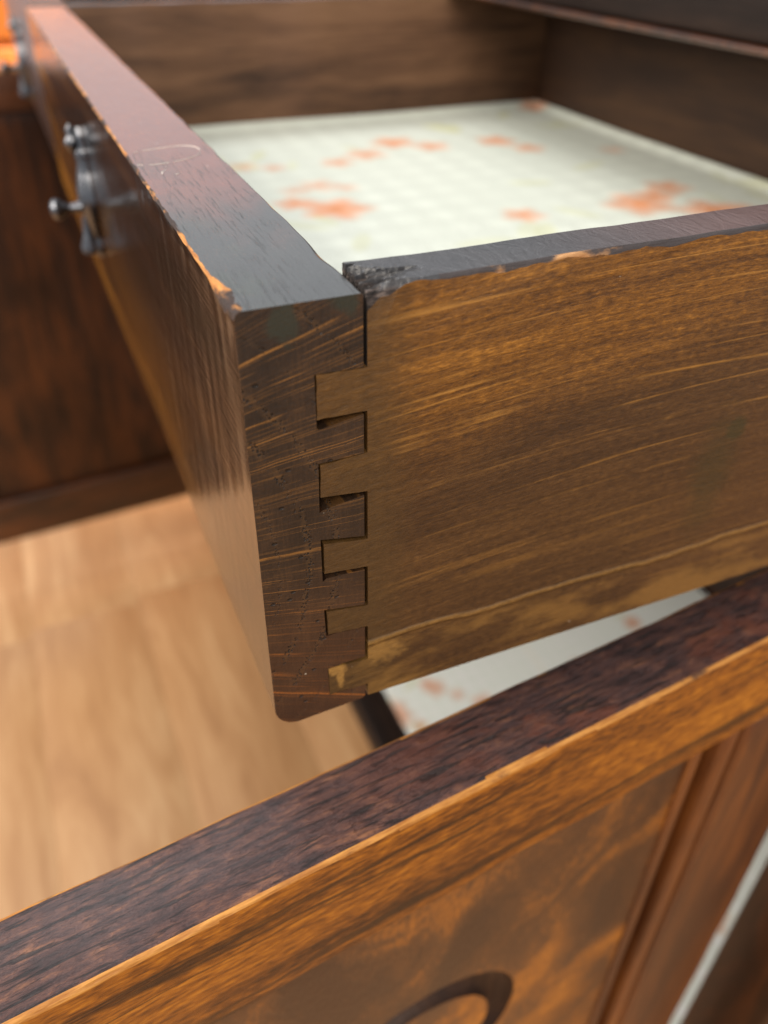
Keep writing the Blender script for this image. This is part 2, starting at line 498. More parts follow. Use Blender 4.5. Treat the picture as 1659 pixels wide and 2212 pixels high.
    du = t.math('MULTIPLY', t.step(vor.outputs['Distance'], 0.03, 0.06, 1.0, 0.0), t.step(t.xyz(vor.outputs['Color'])[2], 0.82, 0.84))
    col = t.mix(t.math('MULTIPLY', du, 0.8), col, (0.55, 0.46, 0.36))
    e = t.edge(0.012)
    w = t.math('MULTIPLY', t.step(t.math('MULTIPLY', e, nb), 0.05, 0.14), t.step(z, 0.93, 0.97))
    w = t.math('MULTIPLY', w, t.step(t.noise(t.scaled(v, (2.2, 2, 2), (4, 0, 0)), 1, 3, 0.5), 0.42, 0.55))
    nrm = t.bump(t.math('ADD', f, t.math('MULTIPLY', d, 0.8)), 0.45, 0.010)
    nrm = t.bump(line, 0.6, 0.008, nrm)
    rg = t.math('ADD', 0.34, t.math('MULTIPLY', f, 0.22))
    return t.done(col, rg, nrm, 0.05, 0.3, 0.32)

def mat_side_top():
    t = NT('dark_side_top')
    v = t.coord()
    p = t.xyz(v)
    b = t.noise(t.scaled(v, (3, 6, 6)), 1, 5, 0.6)
    f = t.noise(t.scaled(v, (30, 90, 90)), 1, 4, 0.6)
    near = t.mix(b, (0.022, 0.024, 0.028), (0.065, 0.060, 0.062))
    far = t.mix(b, (0.055, 0.026, 0.024), (0.13, 0.07, 0.06))
    col = t.mix(t.step(p[0], 0.5, 1.1), near, far)
    chew = t.math('MULTIPLY', t.step(p[0], 0.27, 0.31, 1.0, 0.0), t.step(p[2], 0.996, 1.004, 1.0, 0.0))
    col = t.mix(chew, col, t.ramp(f, [(0.42, (0.012, 0.009, 0.009)), (0.62, (0.16, 0.12, 0.11)), (0.75, (0.40, 0.33, 0.30))]))
    col = t.mix(t.math('MULTIPLY', chew, t.step(p[2], 0.965, 0.988, 1.0, 0.0)), col, (0.008, 0.005, 0.004))
    vor = t.n('ShaderNodeTexVoronoi', {'Vector': t.scaled(v, (22, 30, 30)), 'Scale': 1.0})
    du = t.math('MULTIPLY', t.step(vor.outputs['Distance'], 0.05, 0.1, 1.0, 0.0), t.step(t.xyz(vor.outputs['Color'])[2], 0.75, 0.77))
    col = t.mix(t.math('MULTIPLY', du, 0.7), col, (0.5, 0.45, 0.42))
    e = t.edge(0.012)
    w = t.math('MULTIPLY', t.step(t.math('MULTIPLY', e, f), 0.06, 0.16), t.step(p[1], 0.04, 0.05, 1.0, 0.0))
    w = t.math('MULTIPLY', w, t.step(t.noise(t.scaled(v, (2.2, 2, 2), (4, 0, 0)), 1, 3, 0.5), 0.42, 0.55))
    fib = t.noise(t.scaled(v, (26, 210, 120)), 1, 4, 0.7)
    col = t.mix(chew, col, t.ramp(fib, [(0.40, (0.008, 0.006, 0.006)), (0.52, (0.045, 0.033, 0.030)), (0.62, (0.17, 0.135, 0.12)), (0.72, (0.38, 0.32, 0.29))]))
    col = t.mix(t.math('MULTIPLY', chew, t.step(p[2], 0.970, 0.988, 1.0, 0.0)), col, (0.008, 0.005, 0.004))  # deep slots blackened: shade between the splinters put into the colour
    cr = t.noise(t.scaled(v, (26, 12, 12), (1, 0, 0)), 1, 4, 0.6, 1.2)
    h = t.math('ADD', t.math('MULTIPLY', f, 0.4), cr)
    nrm = t.bump(h, 0.5, 0.010)
    m_ = t.done(col, t.math('MAXIMUM', t.math('ADD', 0.22, t.math('MULTIPLY', b, 0.3)), t.math('MULTIPLY', chew, 0.8)), nrm, 0.2, 0.2, 0.55)
    t.put(t.b.inputs['Coat Weight'], t.math('MULTIPLY', t.math('SUBTRACT', 1.0, chew), 0.2))
    return m_

def mat_door_top():
    t = NT('worn_door_top')
    v = t.coord()
    p = t.xyz(v)
    b = t.noise(t.scaled(v, (1.6, 3, 3)), 1, 5, 0.6, 0.4)
    g = t.noise(t.scaled(v, (7.0, 46, 46)), 1, 7, 0.74, 0.4)
    f = t.noise(t.scaled(v, (22, 120, 120)), 1, 5, 0.7)
    m = t.noise(t.scaled(v, (13, 22, 22), (2, 0, 0)), 1, 6, 0.7)
    val = t.math('ADD', t.math('MULTIPLY', g, 0.45), t.math('ADD', t.math('MULTIPLY', f, 0.25), t.math('MULTIPLY', m, 0.30)))
    col = t.ramp(val, [(0.38, (0.018, 0.009, 0.011)), (0.48, (0.060, 0.024, 0.022)), (0.54, (0.115, 0.046, 0.034)), (0.61, (0.26, 0.105, 0.050)), (0.70, (0.46, 0.21, 0.09))])
    redp = t.step(t.noise(t.scaled(v, (3.5, 7, 7), (7, 3, 0)), 1, 4, 0.6), 0.50, 0.62)
    redp = t.math('MULTIPLY', redp, t.step(p[0], 0.6, 1.3))
    col = t.mix(t.math('MULTIPLY', redp, 0.6), col, t.mix(f, (0.11, 0.024, 0.010), (0.24, 0.06, 0.02)))
    # open grain dashes
    dash = t.math('MULTIPLY', t.step(t.noise(t.scaled(v, (6.5, 80, 80), (1, 2, 0)), 1, 5, 0.6), 0.55, 0.62), t.step(b, 0.36, 0.52))
    col = t.mix(t.math('MULTIPLY', dash, 0.8), col, (0.012, 0.010, 0.012))
    e = t.edge(0.022)
    w = t.step(t.math('MULTIPLY', e, t.math('MULTIPLY', m, t.math('ADD', 0.4, m))), 0.02, 0.08)
    col = t.mix(w, col, t.mix(f, (0.42, 0.16, 0.04), (0.85, 0.45, 0.15)))
    h = t.math('SUBTRACT', t.math('ADD', t.math('MULTIPLY', f, 0.5), t.math('MULTIPLY', m, 0.8)), t.math('MULTIPLY', dash, 0.9))
    nrm = t.bump(h, 1.0, 0.022)
    rg = t.math('ADD', 0.40, t.math('MULTIPLY', m, 0.26))
    return t.done(col, rg, nrm, 0.35, 0.34, 0.55)

def mat_liner():
    t = NT('floral_liner_paper')
    at = t.n('ShaderNodeVertexColor', layer_name='print')
    v = t.coord()
    # embossed quilting
    w = t.scaled(v, (16, 16, 16))
    vor = t.n('ShaderNodeTexVoronoi', {'Vector': w, 'Scale': 1.0, 'Randomness': 0.8})
    h = t.step(vor.outputs['Distance'], 0.1, 0.5, 1.0, 0.0)
    nrm = t.bump(h, 0.12, 0.02)
    return t.done(at.outputs[0], 0.42, nrm, 0.1, 0.25, 0.5)

def mat_plain(name, col, rough, metallic=0.0, coat=0.0):
    t = NT(name)
    v = t.coord()
    n = t.noise(t.scaled(v, (6, 6, 6)), 1, 5, 0.6)
    c = t.mix(n, tuple(k * 0.65 for k in col), tuple(min(1, k * 1.3) for k in col))
    return t.done(c, t.math('ADD', rough - 0.06, t.math('MULTIPLY', n, 0.12)), None, coat, 0.15, 0.5, metallic)

M_face = mat_front_face()
M_top = mat_front_top()
M_end = mat_end_grain()
M_side = mat_side()
M_stop = mat_side_top()
M_dtop = mat_door_top()
M_liner = mat_liner()
M_inner = wood('inner_brown_wood', 0, [(0.36, (0.030, 0.014, 0.008)), (0.5, (0.12, 0.058, 0.030)), (0.64, (0.22, 0.115, 0.060))], 0.5, 5, 60, 1.6, 0.6, 0.0, seed=2.0, spec=0.3)
M_back = wood('drawer_back_wood', 1, [(0.33, (0.014, 0.006, 0.003)), (0.5, (0.034, 0.015, 0.007)), (0.66, (0.07, 0.032, 0.013))], 0.5, 5, 60, 1.6, 0.6, 0.0, seed=3.0, spec=0.3)
M_rail = wood('door_rail_wood', 0, AMB, 0.5, 8, 90, 1.3, 0.40, 0.10, wear=None, mixw=(0.36, 0.38, 0.26), spec=0.3, fa=0.22, lines=0.8, line_freq=7, seed=4.3)
M_panel = wood('door_panel_wood', 2, [(0.41, (0.040, 0.015, 0.007)), (0.48, (0.105, 0.038, 0.011)), (0.53, (0.30, 0.098, 0.011)), (0.59, (0.60, 0.215, 0.018))], 2.0, 2.4, 60, 1.3, 0.34, 0.2, fa=0.4, mixw=(0.33, 0.14, 0.53), seed=6.1)
M_stile = wood('door_stile_wood', 2, [(0.30, (0.022, 0.007, 0.004)), (0.46, (0.080, 0.024, 0.008)), (0.58, (0.19, 0.058, 0.012)), (0.72, (0.36, 0.13, 0.02))], 0.6, 7, 70, 1.3, 0.38, 0.06, wear=0.02, seed=8.2)
M_red = wood('red_brown_wood', 2, RED, 0.6, 5, 60, 1.4, 0.40, 0.08, seed=9.4, spec=0.35)
M_redh = wood('red_brown_rail_wood', 0, RED, 0.6, 5, 60, 1.4, 0.32, 0.35, seed=1.4)
M_dark = wood('dark_case_wood', 1, DRK, 0.6, 6, 60, 1.2, 0.50, 0.0, seed=5.5, spec=0.3)
M_black = wood('dark_rail_gap_shade_wood', 1, [(0.30, (0.006, 0.004, 0.003)), (0.5, (0.014, 0.008, 0.006)), (0.7, (0.04, 0.022, 0.015))], 0.6, 6, 60, 1.2, 0.55, 0.0, seed=5.9, spec=0.2)
M_carve = wood('carved_dark_wood', 2, DRK, 1.2, 5, 40, 1.2, 0.5, 0.0, seed=7.5, spec=0.25)
M_orange = wood('orange_lacquered_wood', 2, [(0.33, (0.50, 0.13, 0.022)), (0.5, (0.70, 0.21, 0.040)), (0.66, (0.85, 0.30, 0.065))], 0.5, 3, 30, 1.0, 0.40, 0.2, seed=3.7)
M_metal = mat_plain('aged_metal', (0.15, 0.155, 0.17), 0.28, 1.0)
M_worn = mat_worn('worn_front_edge', 0.62, 7, axis=1)
M_worni = mat_worn('worn_inner_edge', 0.25, 7, axis=1)
M_wornx = mat_worn('worn_side_edge', 0.42, 4, axis=0, dark=(0.05, 0.04, 0.04), lo=(0.34, 0.15, 0.05), hi=(0.58, 0.32, 0.14))
M_wornd = mat_worn('worn_door_edge', 0.95, 4, axis=0, dark=(0.12, 0.05, 0.02), lo=(0.36, 0.13, 0.020), hi=(0.62, 0.28, 0.06))
M_scr = mat_plain('pale_scratch', (0.62, 0.55, 0.50), 0.6)

# ------------------------------------------------------------------ floor
floor = empty('floor', (0, 0, -8.2))
tag(floor, kind='structure')
FZ = -8.2
def floor_mat(k):
    t = NT('oak_floor_plank')
    v = t.coord()
    inf = t.n('ShaderNodeObjectInfo')
    offs = t.n('ShaderNodeVectorMath', operation='ADD')
    t.put(offs.inputs[0], v)
    rv = t.math('MULTIPLY', inf.outputs['Random'], 40.0)
    t.put(offs.inputs[1], t.comb(rv, rv, 0.0))
    vv = offs.outputs[0]
    g = t.noise(t.scaled(vv, (2.0, 0.28, 2)), 1, 6, 0.6, 1.3)
    f = t.noise(t.scaled(vv, (22, 1.5, 22)), 1, 4, 0.6)
    val = t.math('ADD', t.math('MULTIPLY', g, 0.75), t.math('MULTIPLY', f, 0.25))
    val = t.math('ADD', val, t.math('MULTIPLY', t.math('SUBTRACT', inf.outputs['Random'], 0.5), 0.06))
    col = t.ramp(val, [(0.30, (0.38, 0.190, 0.080)), (0.45, (0.48, 0.255, 0.112)), (0.56, (0.55, 0.310, 0.145)), (0.70, (0.65, 0.400, 0.205))])
    return t.done(col, t.math('ADD', 0.30, t.math('MULTIPLY', f, 0.15)), t.bump(f, 0.1, 0.01), 0.0, 0.2, 0.5)
M_floor = floor_mat(0)
PW, PL = 1.75, 12.0
random.seed(4)
sub = board('subfloor', (-26, -20, -0.6), (28, 32, -0.12), M_dark, floor, 0.01, n=2)
plank_me = None
for i in range(-12, 14):
    st = {-1: -2.1, 0: -1.9, -2: -2.3}.get(i, random.uniform(-12, 0))
    for j in range(-2, 3):
        y0 = st + j * PL
        if y0 > 30 or y0 + PL < -18:
            continue
        if plank_me is None:
            o = board('plank', (0, 0, -0.12), (PW - 0.002, PL - 0.002, 0), M_floor, floor, 0.003, n=4)
            plank_me = o.data
            o.location = Vector((i * PW, y0, 0)) * U
        else:
            o = bpy.data.objects.new('plank', plank_me)
            COL.objects.link(o)
            o.parent = floor
            o.location = Vector((i * PW, y0, 0)) * U

# ------------------------------------------------------------------ cabinet
XF = 2.66                      # front plane of the carcase
CABD = 8.1                     # back plane
YN, YF = -0.32, 11.4           # outer sides
cab = empty('sideboard', (XF, YN, FZ))
tag(cab, 'red-brown wooden sideboard standing on the floor with both its panelled doors open', 'sideboard')
CO = (-XF, -YN, -FZ)           # parts are given in scene units, offset back from the empty
def cboard(name, p0, p1, mat, **k):
    return board(name, p0, p1, mat, cab, loc=CO, **k)
cboard('top_board', (XF - 0.06, YN - 0.15, 1.42), (CABD + 0.1, YF + 0.15, 1.60), M_dark, r=0.03)
cboard('rail_bead', (XF - 0.035, -0.018, 1.022), (XF + 0.1, YF - 0.152, 1.052), M_redh, r=0.014)
cboard('top_rail', (XF, -0.02, 1.055), (XF + 0.22, YF - 0.15, 1.40), M_black, r=0.02, jitter=0.006, n=40)
cboard('drawer_rail', (XF + 0.03, 0.0, -0.19), (XF + 0.25, YF - 0.15, -0.04), M_dark, r=0.015)
cboard('drawer_divider', (XF + 0.02, 4.69, -0.03), (XF + 3.4, 4.80, 1.03), M_dark)
cboard('side_panel', (XF + 0.05, YN, -7.5), (CABD, -0.06, 1.415), M_red, r=0.03)
cboard('side_panel', (XF + 0.05, YF - 0.26, -7.5), (CABD, YF, 1.415), M_red, r=0.03)
cboard('back_panel', (CABD + 0.004, YN + 0.05, -7.4), (CABD + 0.09, YF - 0.05, 1.41), M_dark)
cboard('shelf', (XF - 0.02, -0.05, -7.32), (CABD - 0.01, YF - 0.27, -7.03), M_dark, r=0.02)
cboard('bottom_rail', (XF - 0.36, 0.15, -7.40), (XF - 0.025, YF - 0.29, -7.0), M_black, r=0.03)
cboard('front_post', (XF - 0.22, YN + 0.02, -7.5), (XF + 0.045, 0.115, -0.2), M_red, r=0.03)
cboard('front_post', (XF - 0.02, YN + 0.02, -0.195), (XF + 0.045, -0.07, 1.41), M_red, r=0.02)
cboard('front_post', (XF - 0.02, YF - 0.28, -7.5), (XF + 0.045, YF - 0.02, 1.41), M_red, r=0.03)
for (lx, ly) in ((XF + 0.2, YN + 0.2), (XF + 0.2, YF - 0.25), (CABD - 0.25, YN + 0.2), (CABD - 0.25, YF - 0.25)):
    lathe('leg', [(0, 0.10), (0.1, 0.13), (0.35, 0.16), (0.5, 0.12), (0.58, 0.17), (0.695, 0.17)], (lx, ly, FZ), (0, 0, 1), M_dark, cab, loc=CO)

def make_door(name, origin, rz, s0, s1, outer):
    """door in local coordinates: x along the door, y through its thickness, z up from the scene's drawer base"""
    d = empty(name, (origin[0] - XF, origin[1] - YN, -FZ), cab, rz)
    th = 0.225
    z0, z1 = -7.0, -0.2
    rm = M_rail if outer else M_redh
    sm = M_stile if outer else M_red
    pm = M_panel if outer else M_red
    # top rail: amber face, worn dark top edge
    o = board('top_rail', (s0, 0, -0.652), (s1, th, z1), [rm, M_dtop, M_wornd], d, r=0.016, jitter=0.004, n=160, seg=4)
    for p in o.data.polygons:
        if p.normal.z > 0.93:
            p.material_index = 1
        elif p.normal.z > 0.25:
            p.material_index = 2
    board('bottom_rail', (s0 + 0.53, 0.003, z0), (s1 - 0.53, th - 0.003, z0 + 0.75), rm, d, r=0.02)
    for (a, b) in ((s0, s0 + 0.53), (s1 - 0.53, s1)):
        board('stile', (a, 0.004, z0), (b, th - 0.004, -0.655), sm, d, r=0.025, jitter=0.004, n=40)
    # inner moulding beside each stile and the panel with its raised border
    for (a, b) in ((s0 + 0.532, s0 + 0.60), (s1 - 0.60, s1 - 0.532)):
        board('moulding', (a, 0.02, z0 + 0.752), (b, 0.16, -0.657), sm, d, r=0.035, seg=5)
    yp0, yp1 = (0.075, 0.17) if outer else (0.12, 0.15)
    board('panel', (s0 + 0.74, yp0, z0 + 0.76), (s1 - 0.685, yp1, -0.64), pm, d, r=0.02)
    board('panel_backing', (s0 + 0.5, 0.172, z0 + 0.6), (s1 - 0.5, 0.20, -0.64), M_black, d, r=0.004)  # near-black colour stands in for shade in the moulding gap
    for a in (s0 + 0.715, s1 - 0.705):
        board('bead', (a, yp0 - 0.02, z0 + 0.77), (a + 0.05, yp1 + 0.001, -0.655), sm, d, r=0.02, seg=5)
    return d

ANG = math.atan2(-0.096 + 0.323, 1.446 + 0.64)
near_door = make_door('door', (-0.64, -0.323), ANG, -2.3, 2.755, True)
tag(near_door, 'open cabinet door with amber rail, worn dark top edge and carved ring')
# a ring-shaped groove carved into the panel
def carve_ring(panel, cs, cz, y, r0, r1, depth, mat):
    n, m = 96, 14
    verts, faces = [], []
    rc, rw = (r0 + r1) / 2, (r1 - r0) / 2
    for k in range(n):
        an = 2 * math.pi * k / n
        w = rw * (1 + 0.12 * math.sin(an + 0.6))
        for q in range(m):
            b = 2 * math.pi * q / m
            rr = rc + w * math.cos(b)
            verts.append((cs + rr * math.cos(an), y + depth * math.sin(b), cz + rr * math.sin(an)))
    for k in range(n):
        k2 = (k + 1) % n
        for q in range(m):
            q2 = (q + 1) % m
            faces.append((k * m + q, k * m + q2, k2 * m + q2, k2 * m + q))
    cm = mesh_from('cutter', verts, faces)
    fix_normals(cm)
    co = bpy.data.objects.new('cutter', cm)
    COL.objects.link(co)
    po = bpy.data.objects.new('panel_tmp', panel.data)
    COL.objects.link(po)
    md = po.modifiers.new('cut', 'BOOLEAN')
    md.operation = 'DIFFERENCE'
    md.object = co
    md.solver = 'EXACT'
    dg = bpy.context.evaluated_depsgraph_get()
    out = bpy.data.meshes.new_from_object(po.evaluated_get(dg))
    for t in (po, co):
        bpy.data.objects.remove(t)
    out.materials.append(mat)
    for p in out.polygons:
        c = p.center / U
        rr = math.hypot(c.x - cs, c.z - cz)
        if r0 * 0.9 < rr < r1 * 1.1 and y + 0.006 < c.y < y + depth + 0.01 and p.area < (0.08 * U) ** 2:
            p.material_index = len(out.materials) - 1
    panel.data = out
    out.polygons.foreach_set('use_smooth', [True] * len(out.polygons))
    out.set_sharp_from_angle(angle=math.radians(30))
pan = [c for c in near_door.children if c.name.startswith('panel') and 'backing' not in c.name][0]
carve_ring(pan, 1.0, -1.90, 0.075, 0.335, 0.45, 0.055, M_carve)
tag(pan, 'amber door panel with a carved dark ring')
# the far door: its local y points away from the camera, so its inner face shows
far_door = make_door('door', (XF - 0.10 - 5.0, 11.10 - 5.0 * 0.07), math.atan(0.07), 0.0, 5.0, False)
tag(far_door, 'far open door of dark red-brown wood with a recessed panel')

# ------------------------------------------------------------------ orange chest beyond
chest = empty('orange_chest', (-0.9, 15.0, FZ))
tag(chest, 'bright orange lacquered chest of drawers standing beyond the far open door', 'chest')
board('case', (0.0, 0.1, 0.35), (8.0, 4.6, 10.0), M_orange, chest, r=0.05)
board('top_board', (-0.12, -0.1, 10.01), (8.12, 4.7, 10.25), M_orange, chest, r=0.05)
for k in range(4):
    o = board('drawer_front', (0.15, -0.02, 0.7 + k * 2.38), (7.85, 0.095, 0.7 + k * 2.38 + 2.28), M_orange, chest, r=0.04)
for (lx, ly) in ((0.3, 0.4), (7.7, 0.4), (0.3, 4.3), (7.7, 4.3)):
    board('foot', (lx - 0.25, ly - 0.25, 0), (lx + 0.25, ly + 0.25, 0.345), M_orange, chest, r=0.03)

# ------------------------------------------------------------------ the drawer
WO = 4.66
drawer = empty('drawer', (0, 0, 0))
tag(drawer, 'pulled-out wooden drawer with dovetailed corner and splintered side end, seen at its worn corner', 'drawer')

def rounded_profile(y, near=True):
    """outline of the front board in x,z at this y: worn top edges, rounded lower outer edge"""
    c = 0.0055 + 0.003 * nz(y * 9, 3.1) + 0.002 * nz(y * 31, 7.7)
    if near:
        c += 0.020 * math.exp(-((y - 0.07) / 0.075) ** 2) * (0.8 + 0.5 * nz(y * 40, 1.1))
    c = max(c, 0.003)
    ci = max(0.003, 0.006 + 0.004 * nz(y * 11, 9.1) + 0.005 * max(0, nz(y * 5, 2.2)))
    if near:
        ci += 0.010 * math.exp(-((y - 0.19) / 0.05) ** 2)
    pts = []
    # top inner -> top outer
    for k in range(5):
        a = math.radians(90 * k / 4)
        pts.append((T - ci + ci * math.cos(a), TOP - ci + ci * math.sin(a)))
    for k in range(1, 7):
        pts.append((T - ci + (c - T + ci) * k / 7, TOP))
    for k in range(7):
        a = math.radians(90 + 90 * k / 6)
        rr = c * (1 - 0.12 * abs(nz(y * 60, k * 1.3)) * math.sin(math.pi * k / 6))
        pts.append((c + rr * math.cos(a), TOP - c + rr * math.sin(a)))
    for f_ in (0.004, 0.010, 0.022, 0.045, 0.09, 0.16, 0.26, 0.37, 0.48, 0.59, 0.70, 0.80, 0.90):
        zz = TOP - c + (0.065 - TOP + c) * f_
        pts.append((0.0 + 0.0012 * nz(y * 20, zz * 25), zz))
    for k in range(9):
        a = math.radians(180 + 90 * k / 8)
        pts.append((0.055 + 0.055 * math.cos(a), 0.065 - 0.02 + 0.06 * math.sin(a) + 0.005))
    for k in range(1, 4):
        pts.append((0.055 + (T - 0.06) * k / 4, -0.010 + 0.010 * k / 4))
    pts.append((T - 0.006, 0.0))
    pts.append((T, 0.008))
    return pts

def front_mesh(near=True, y_end=WO):
    ys = list(np.concatenate([np.linspace(0, 0.4, 60), np.linspace(0.41, 1.5, 80), np.linspace(1.52, y_end, 90)]))
    verts, faces = [], []
    m = None
    for y in ys:
        pr = rounded_profile(y, near)
        m = len(pr)
        verts += [(x, y, z) for x, z in pr]
    for i in range(len(ys) - 1):
        for k in range(m):
            k2 = (k + 1) % m
            faces.append((i * m + k, i * m + k2, (i + 1) * m + k2, (i + 1) * m + k))
    faces.append(tuple(range(m)))
    faces.append(tuple(range((len(ys) - 1) * m, len(ys) * m)))
    me = mesh_from('front_board', verts, faces)
    fix_normals(me)
    return me

TAILS = [  # measured outlines of the tails in x,z : upper left, lower left, lower right, upper right
    ((0.1312, 0.8666), (0.1292, 0.7773), (T, 0.7765), (T, 0.8638)),
    ((0.1318, 0.6808), (0.1296, 0.6080), (T, 0.5977), (T, 0.6867)),
    ((0.1316, 0.4937), (0.1304, 0.4162), (T, 0.4052), (T, 0.4785)),
    ((0.1314, 0.3095), (0.1334, 0.2410), (T, 0.2314), (T, 0.2954)),
    ((0.1300, 0.1346), (0.1305, 0.0473), (T, 0.0430), (T, 0.1271)),
]
SOCK = [
    ((0.1282, 0.8675), (0.1285, 0.7590), (0.134, 0.7570), (T + .02, 0.7745), (T + .02, 0.8645)),
    ((0.1284, 0.6850), (0.1262, 0.5725), (0.133, 0.5770), (T + .02, 0.5935), (T + .02, 0.6875)),
    ((0.1258, 0.5060), (0.1264, 0.3960), (0.1346, 0.4020), (T + .02, 0.3995), (T + .02, 0.4850)),
    ((0.1262, 0.3160), (0.1285, 0.2370), (0.15, 0.2385), (T + .02, 0.2290), (T + .02, 0.2960)),
    ((0.1290, 0.1352), (0.1302, 0.0465), (T + .02, 0.0422), (T + .02, 0.1385), (0.1640, 0.1378), (0.157, 0.1350)),
]

def prism(outline, y0, y1):
    n = len(outline)
    v = [(x, y0, z) for x, z in outline] + [(x, y1, z) for x, z in outline]
    f = [tuple(range(n)), tuple(range(n, 2 * n))] + [(k, (k + 1) % n, n + (k + 1) % n, n + k) for k in range(n)]
    return v, f

def cut_front(me):
    o = bpy.data.objects.new('front_tmp', me)
    COL.objects.link(o)
    V, F = [], []
    for s in SOCK:
        v, f = prism(s, -0.05, S + 0.004)
        F += [tuple(i + len(V) for i in q) for q in f]
        V += v
    cm = mesh_from('cutter', V, F)
    fix_normals(cm)
    co = bpy.data.objects.new('cutter', cm)
    COL.objects.link(co)
    md = o.modifiers.new('cut', 'BOOLEAN')
    md.operation = 'DIFFERENCE'
    md.object = co
    md.solver = 'EXACT'
    dg = bpy.context.evaluated_depsgraph_get()
    out = bpy.data.meshes.new_from_object(o.evaluated_get(dg))
    out.name = 'front_board'
    for t in (o, co):
        bpy.data.objects.remove(t)
    return out

def paint_front(me):
    out = []
    for p in me.polygons:
        c = p.center / U
        nrm = p.normal
        if nrm.y < -0.8 and c.y < S * 0.5:
            out.append(2)
        elif c.z > 0.95 and c.x < 0.09 and 0.12 < nrm.z < 0.985 and nrm.x < -0.1:
            out.append(4)
        elif c.z > 0.97 and c.x > 0.15 and 0.2 < nrm.z < 0.95 and nrm.x > 0.1 and abs(nrm.y) < 0.7:
            out.append(5)
        elif nrm.z > 0.72 and c.z > 0.9:
            out.append(1)
        elif nrm.x < -0.2 or nrm.z > 0.3 and c.z > 0.9:
            out.append(0)
        elif c.y < S + 0.02 and nrm.x > -0.2 and c.x > 0.1 and c.x < T - 0.002:
            out.append(2)
        elif nrm.x > 0.5:
            out.append(3)
        else:
            out.append(0)
    me.polygons.foreach_set('material_index', out)

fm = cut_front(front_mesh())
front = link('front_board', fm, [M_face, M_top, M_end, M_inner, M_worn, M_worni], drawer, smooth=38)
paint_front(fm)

# ---- near side board with its tails
DX = 3.56
SZ = TOP + 0.012
def side_outline():
    pts = []
    G = T + 0.0072                    # the shoulder stands off the pins by this gap
    pts.append((G, 0.004))
    pts.append((G, TAILS[4][2][1]))
    for k in (4, 3, 2, 1, 0):
        ul, ll, lr, ur = TAILS[k]
        def wob_edge(a, b, m, nx, nz_):
            for i in range(m):
                f = i / m
                w = 0.0022 * abs(nz(k * 7.3 + f * 5.1, a[0] * 90 + a[1] * 31)) * (1 if 0 < i else 0.4)
                pts.append((a[0] + (b[0] - a[0]) * f + nx * w, a[1] + (b[1] - a[1]) * f + nz_ * w))
        wob_edge((G, lr[1]), ll, 7, 0, 1)
        wob_edge(ll, ul, 7, 1, 0)
        wob_edge(ul, (G, ur[1]), 7, 0, -1)
        pts.append((G, ur[1]))
    pts.append((G, SZ))
    n_top = len(pts) - 1
    for x in np.concatenate([np.linspace(G, 0.36, 46)[1:], np.linspace(0.36, 1.2, 60)[1:], np.linspace(1.2, DX, 60)[1:]]):
        pts.append((float(x), SZ))
    n_end = len(pts) - 1
    for x in np.linspace(DX, G, 40)[:-1]:
        pts.append((float(x), 0.004))
    clean = []
    for i, p in enumerate(pts):
        if clean and abs(clean[-1][0] - p[0]) < 1e-6 and abs(clean[-1][1] - p[1]) < 1e-6:
            continue
        clean.append(p)
    return clean

def side_mesh():
    out = side_outline()
    ys = [0, 0.0025, 0.006] + list(np.linspace(0.0085, S - 0.006, 56)) + [S - 0.002, S]
    n = len(out)
    verts, faces = [], []
    for y in ys:
        yo = y / S
        for (x, z) in out:
            if z > SZ - 1e-6:
                r = 0.009 * (1 + 0.8 * nz(x * 14, 5.5) + 0.5 * nz(x * 47, 2.5))
                r = max(r, 0.002)
                if y < 0.006:
                    z -= r * (1 - y / 0.006) ** 2
                if S - y < 0.003:
                    z -= 0.003
                z += 0.0035 * nz(x * 3.2, 0.3) + 0.0015 * nz(x * 12, y * 9)
                # splintered corner
                reach = 0.012 + 0.075 * math.exp(-((yo - 0.38) / 0.26) ** 2) + 0.04 * math.exp(-((yo - 0.02) / 0.10) ** 2)
                if yo > 0.86:
                    reach = 0.004
                reach *= 1 + 0.7 * nz(y * 260, 3.7)
                u = (x - T) / max(reach, 1e-4)
                if u < 1.25:
                    k = max(0.0, min(1.0, (1.25 - u) / 0.9))
                    rid = min(1.0, max(0.0, 0.62 + 0.95 * nz(x * 9 + y * 20, y * 95) + 0.45 * nz(x * 22, y * 260)))
                    dep = 0.003 + 0.060 * (1 - rid) ** 1.3
                    dep += 0.016 * max(0, 1 - yo / 0.16) * max(0, 1 - u * 0.8)
                    z -= k * max(0, dep)
            verts.append((x, y, z))
    for j in range(len(ys) - 1):
        for k in range(n):
            k2 = (k + 1) % n
            faces.append((j * n + k, j * n + k2, (j + 1) * n + k2, (j + 1) * n + k))
    faces.append(tuple(range(n)))
    faces.append(tuple(range((len(ys) - 1) * n, len(ys) * n)))
    me = mesh_from('side_board', verts, faces)
    bm = bmesh.new()
    bm.from_mesh(me)
    bmesh.ops.recalc_face_normals(bm, faces=bm.faces[:])
    big = [f for f in bm.faces if len(f.verts) > 4]
    bmesh.ops.triangulate(bm, faces=big, ngon_method='EAR_CLIP')
    bm.to_mesh(me)
    bm.free()
    return me

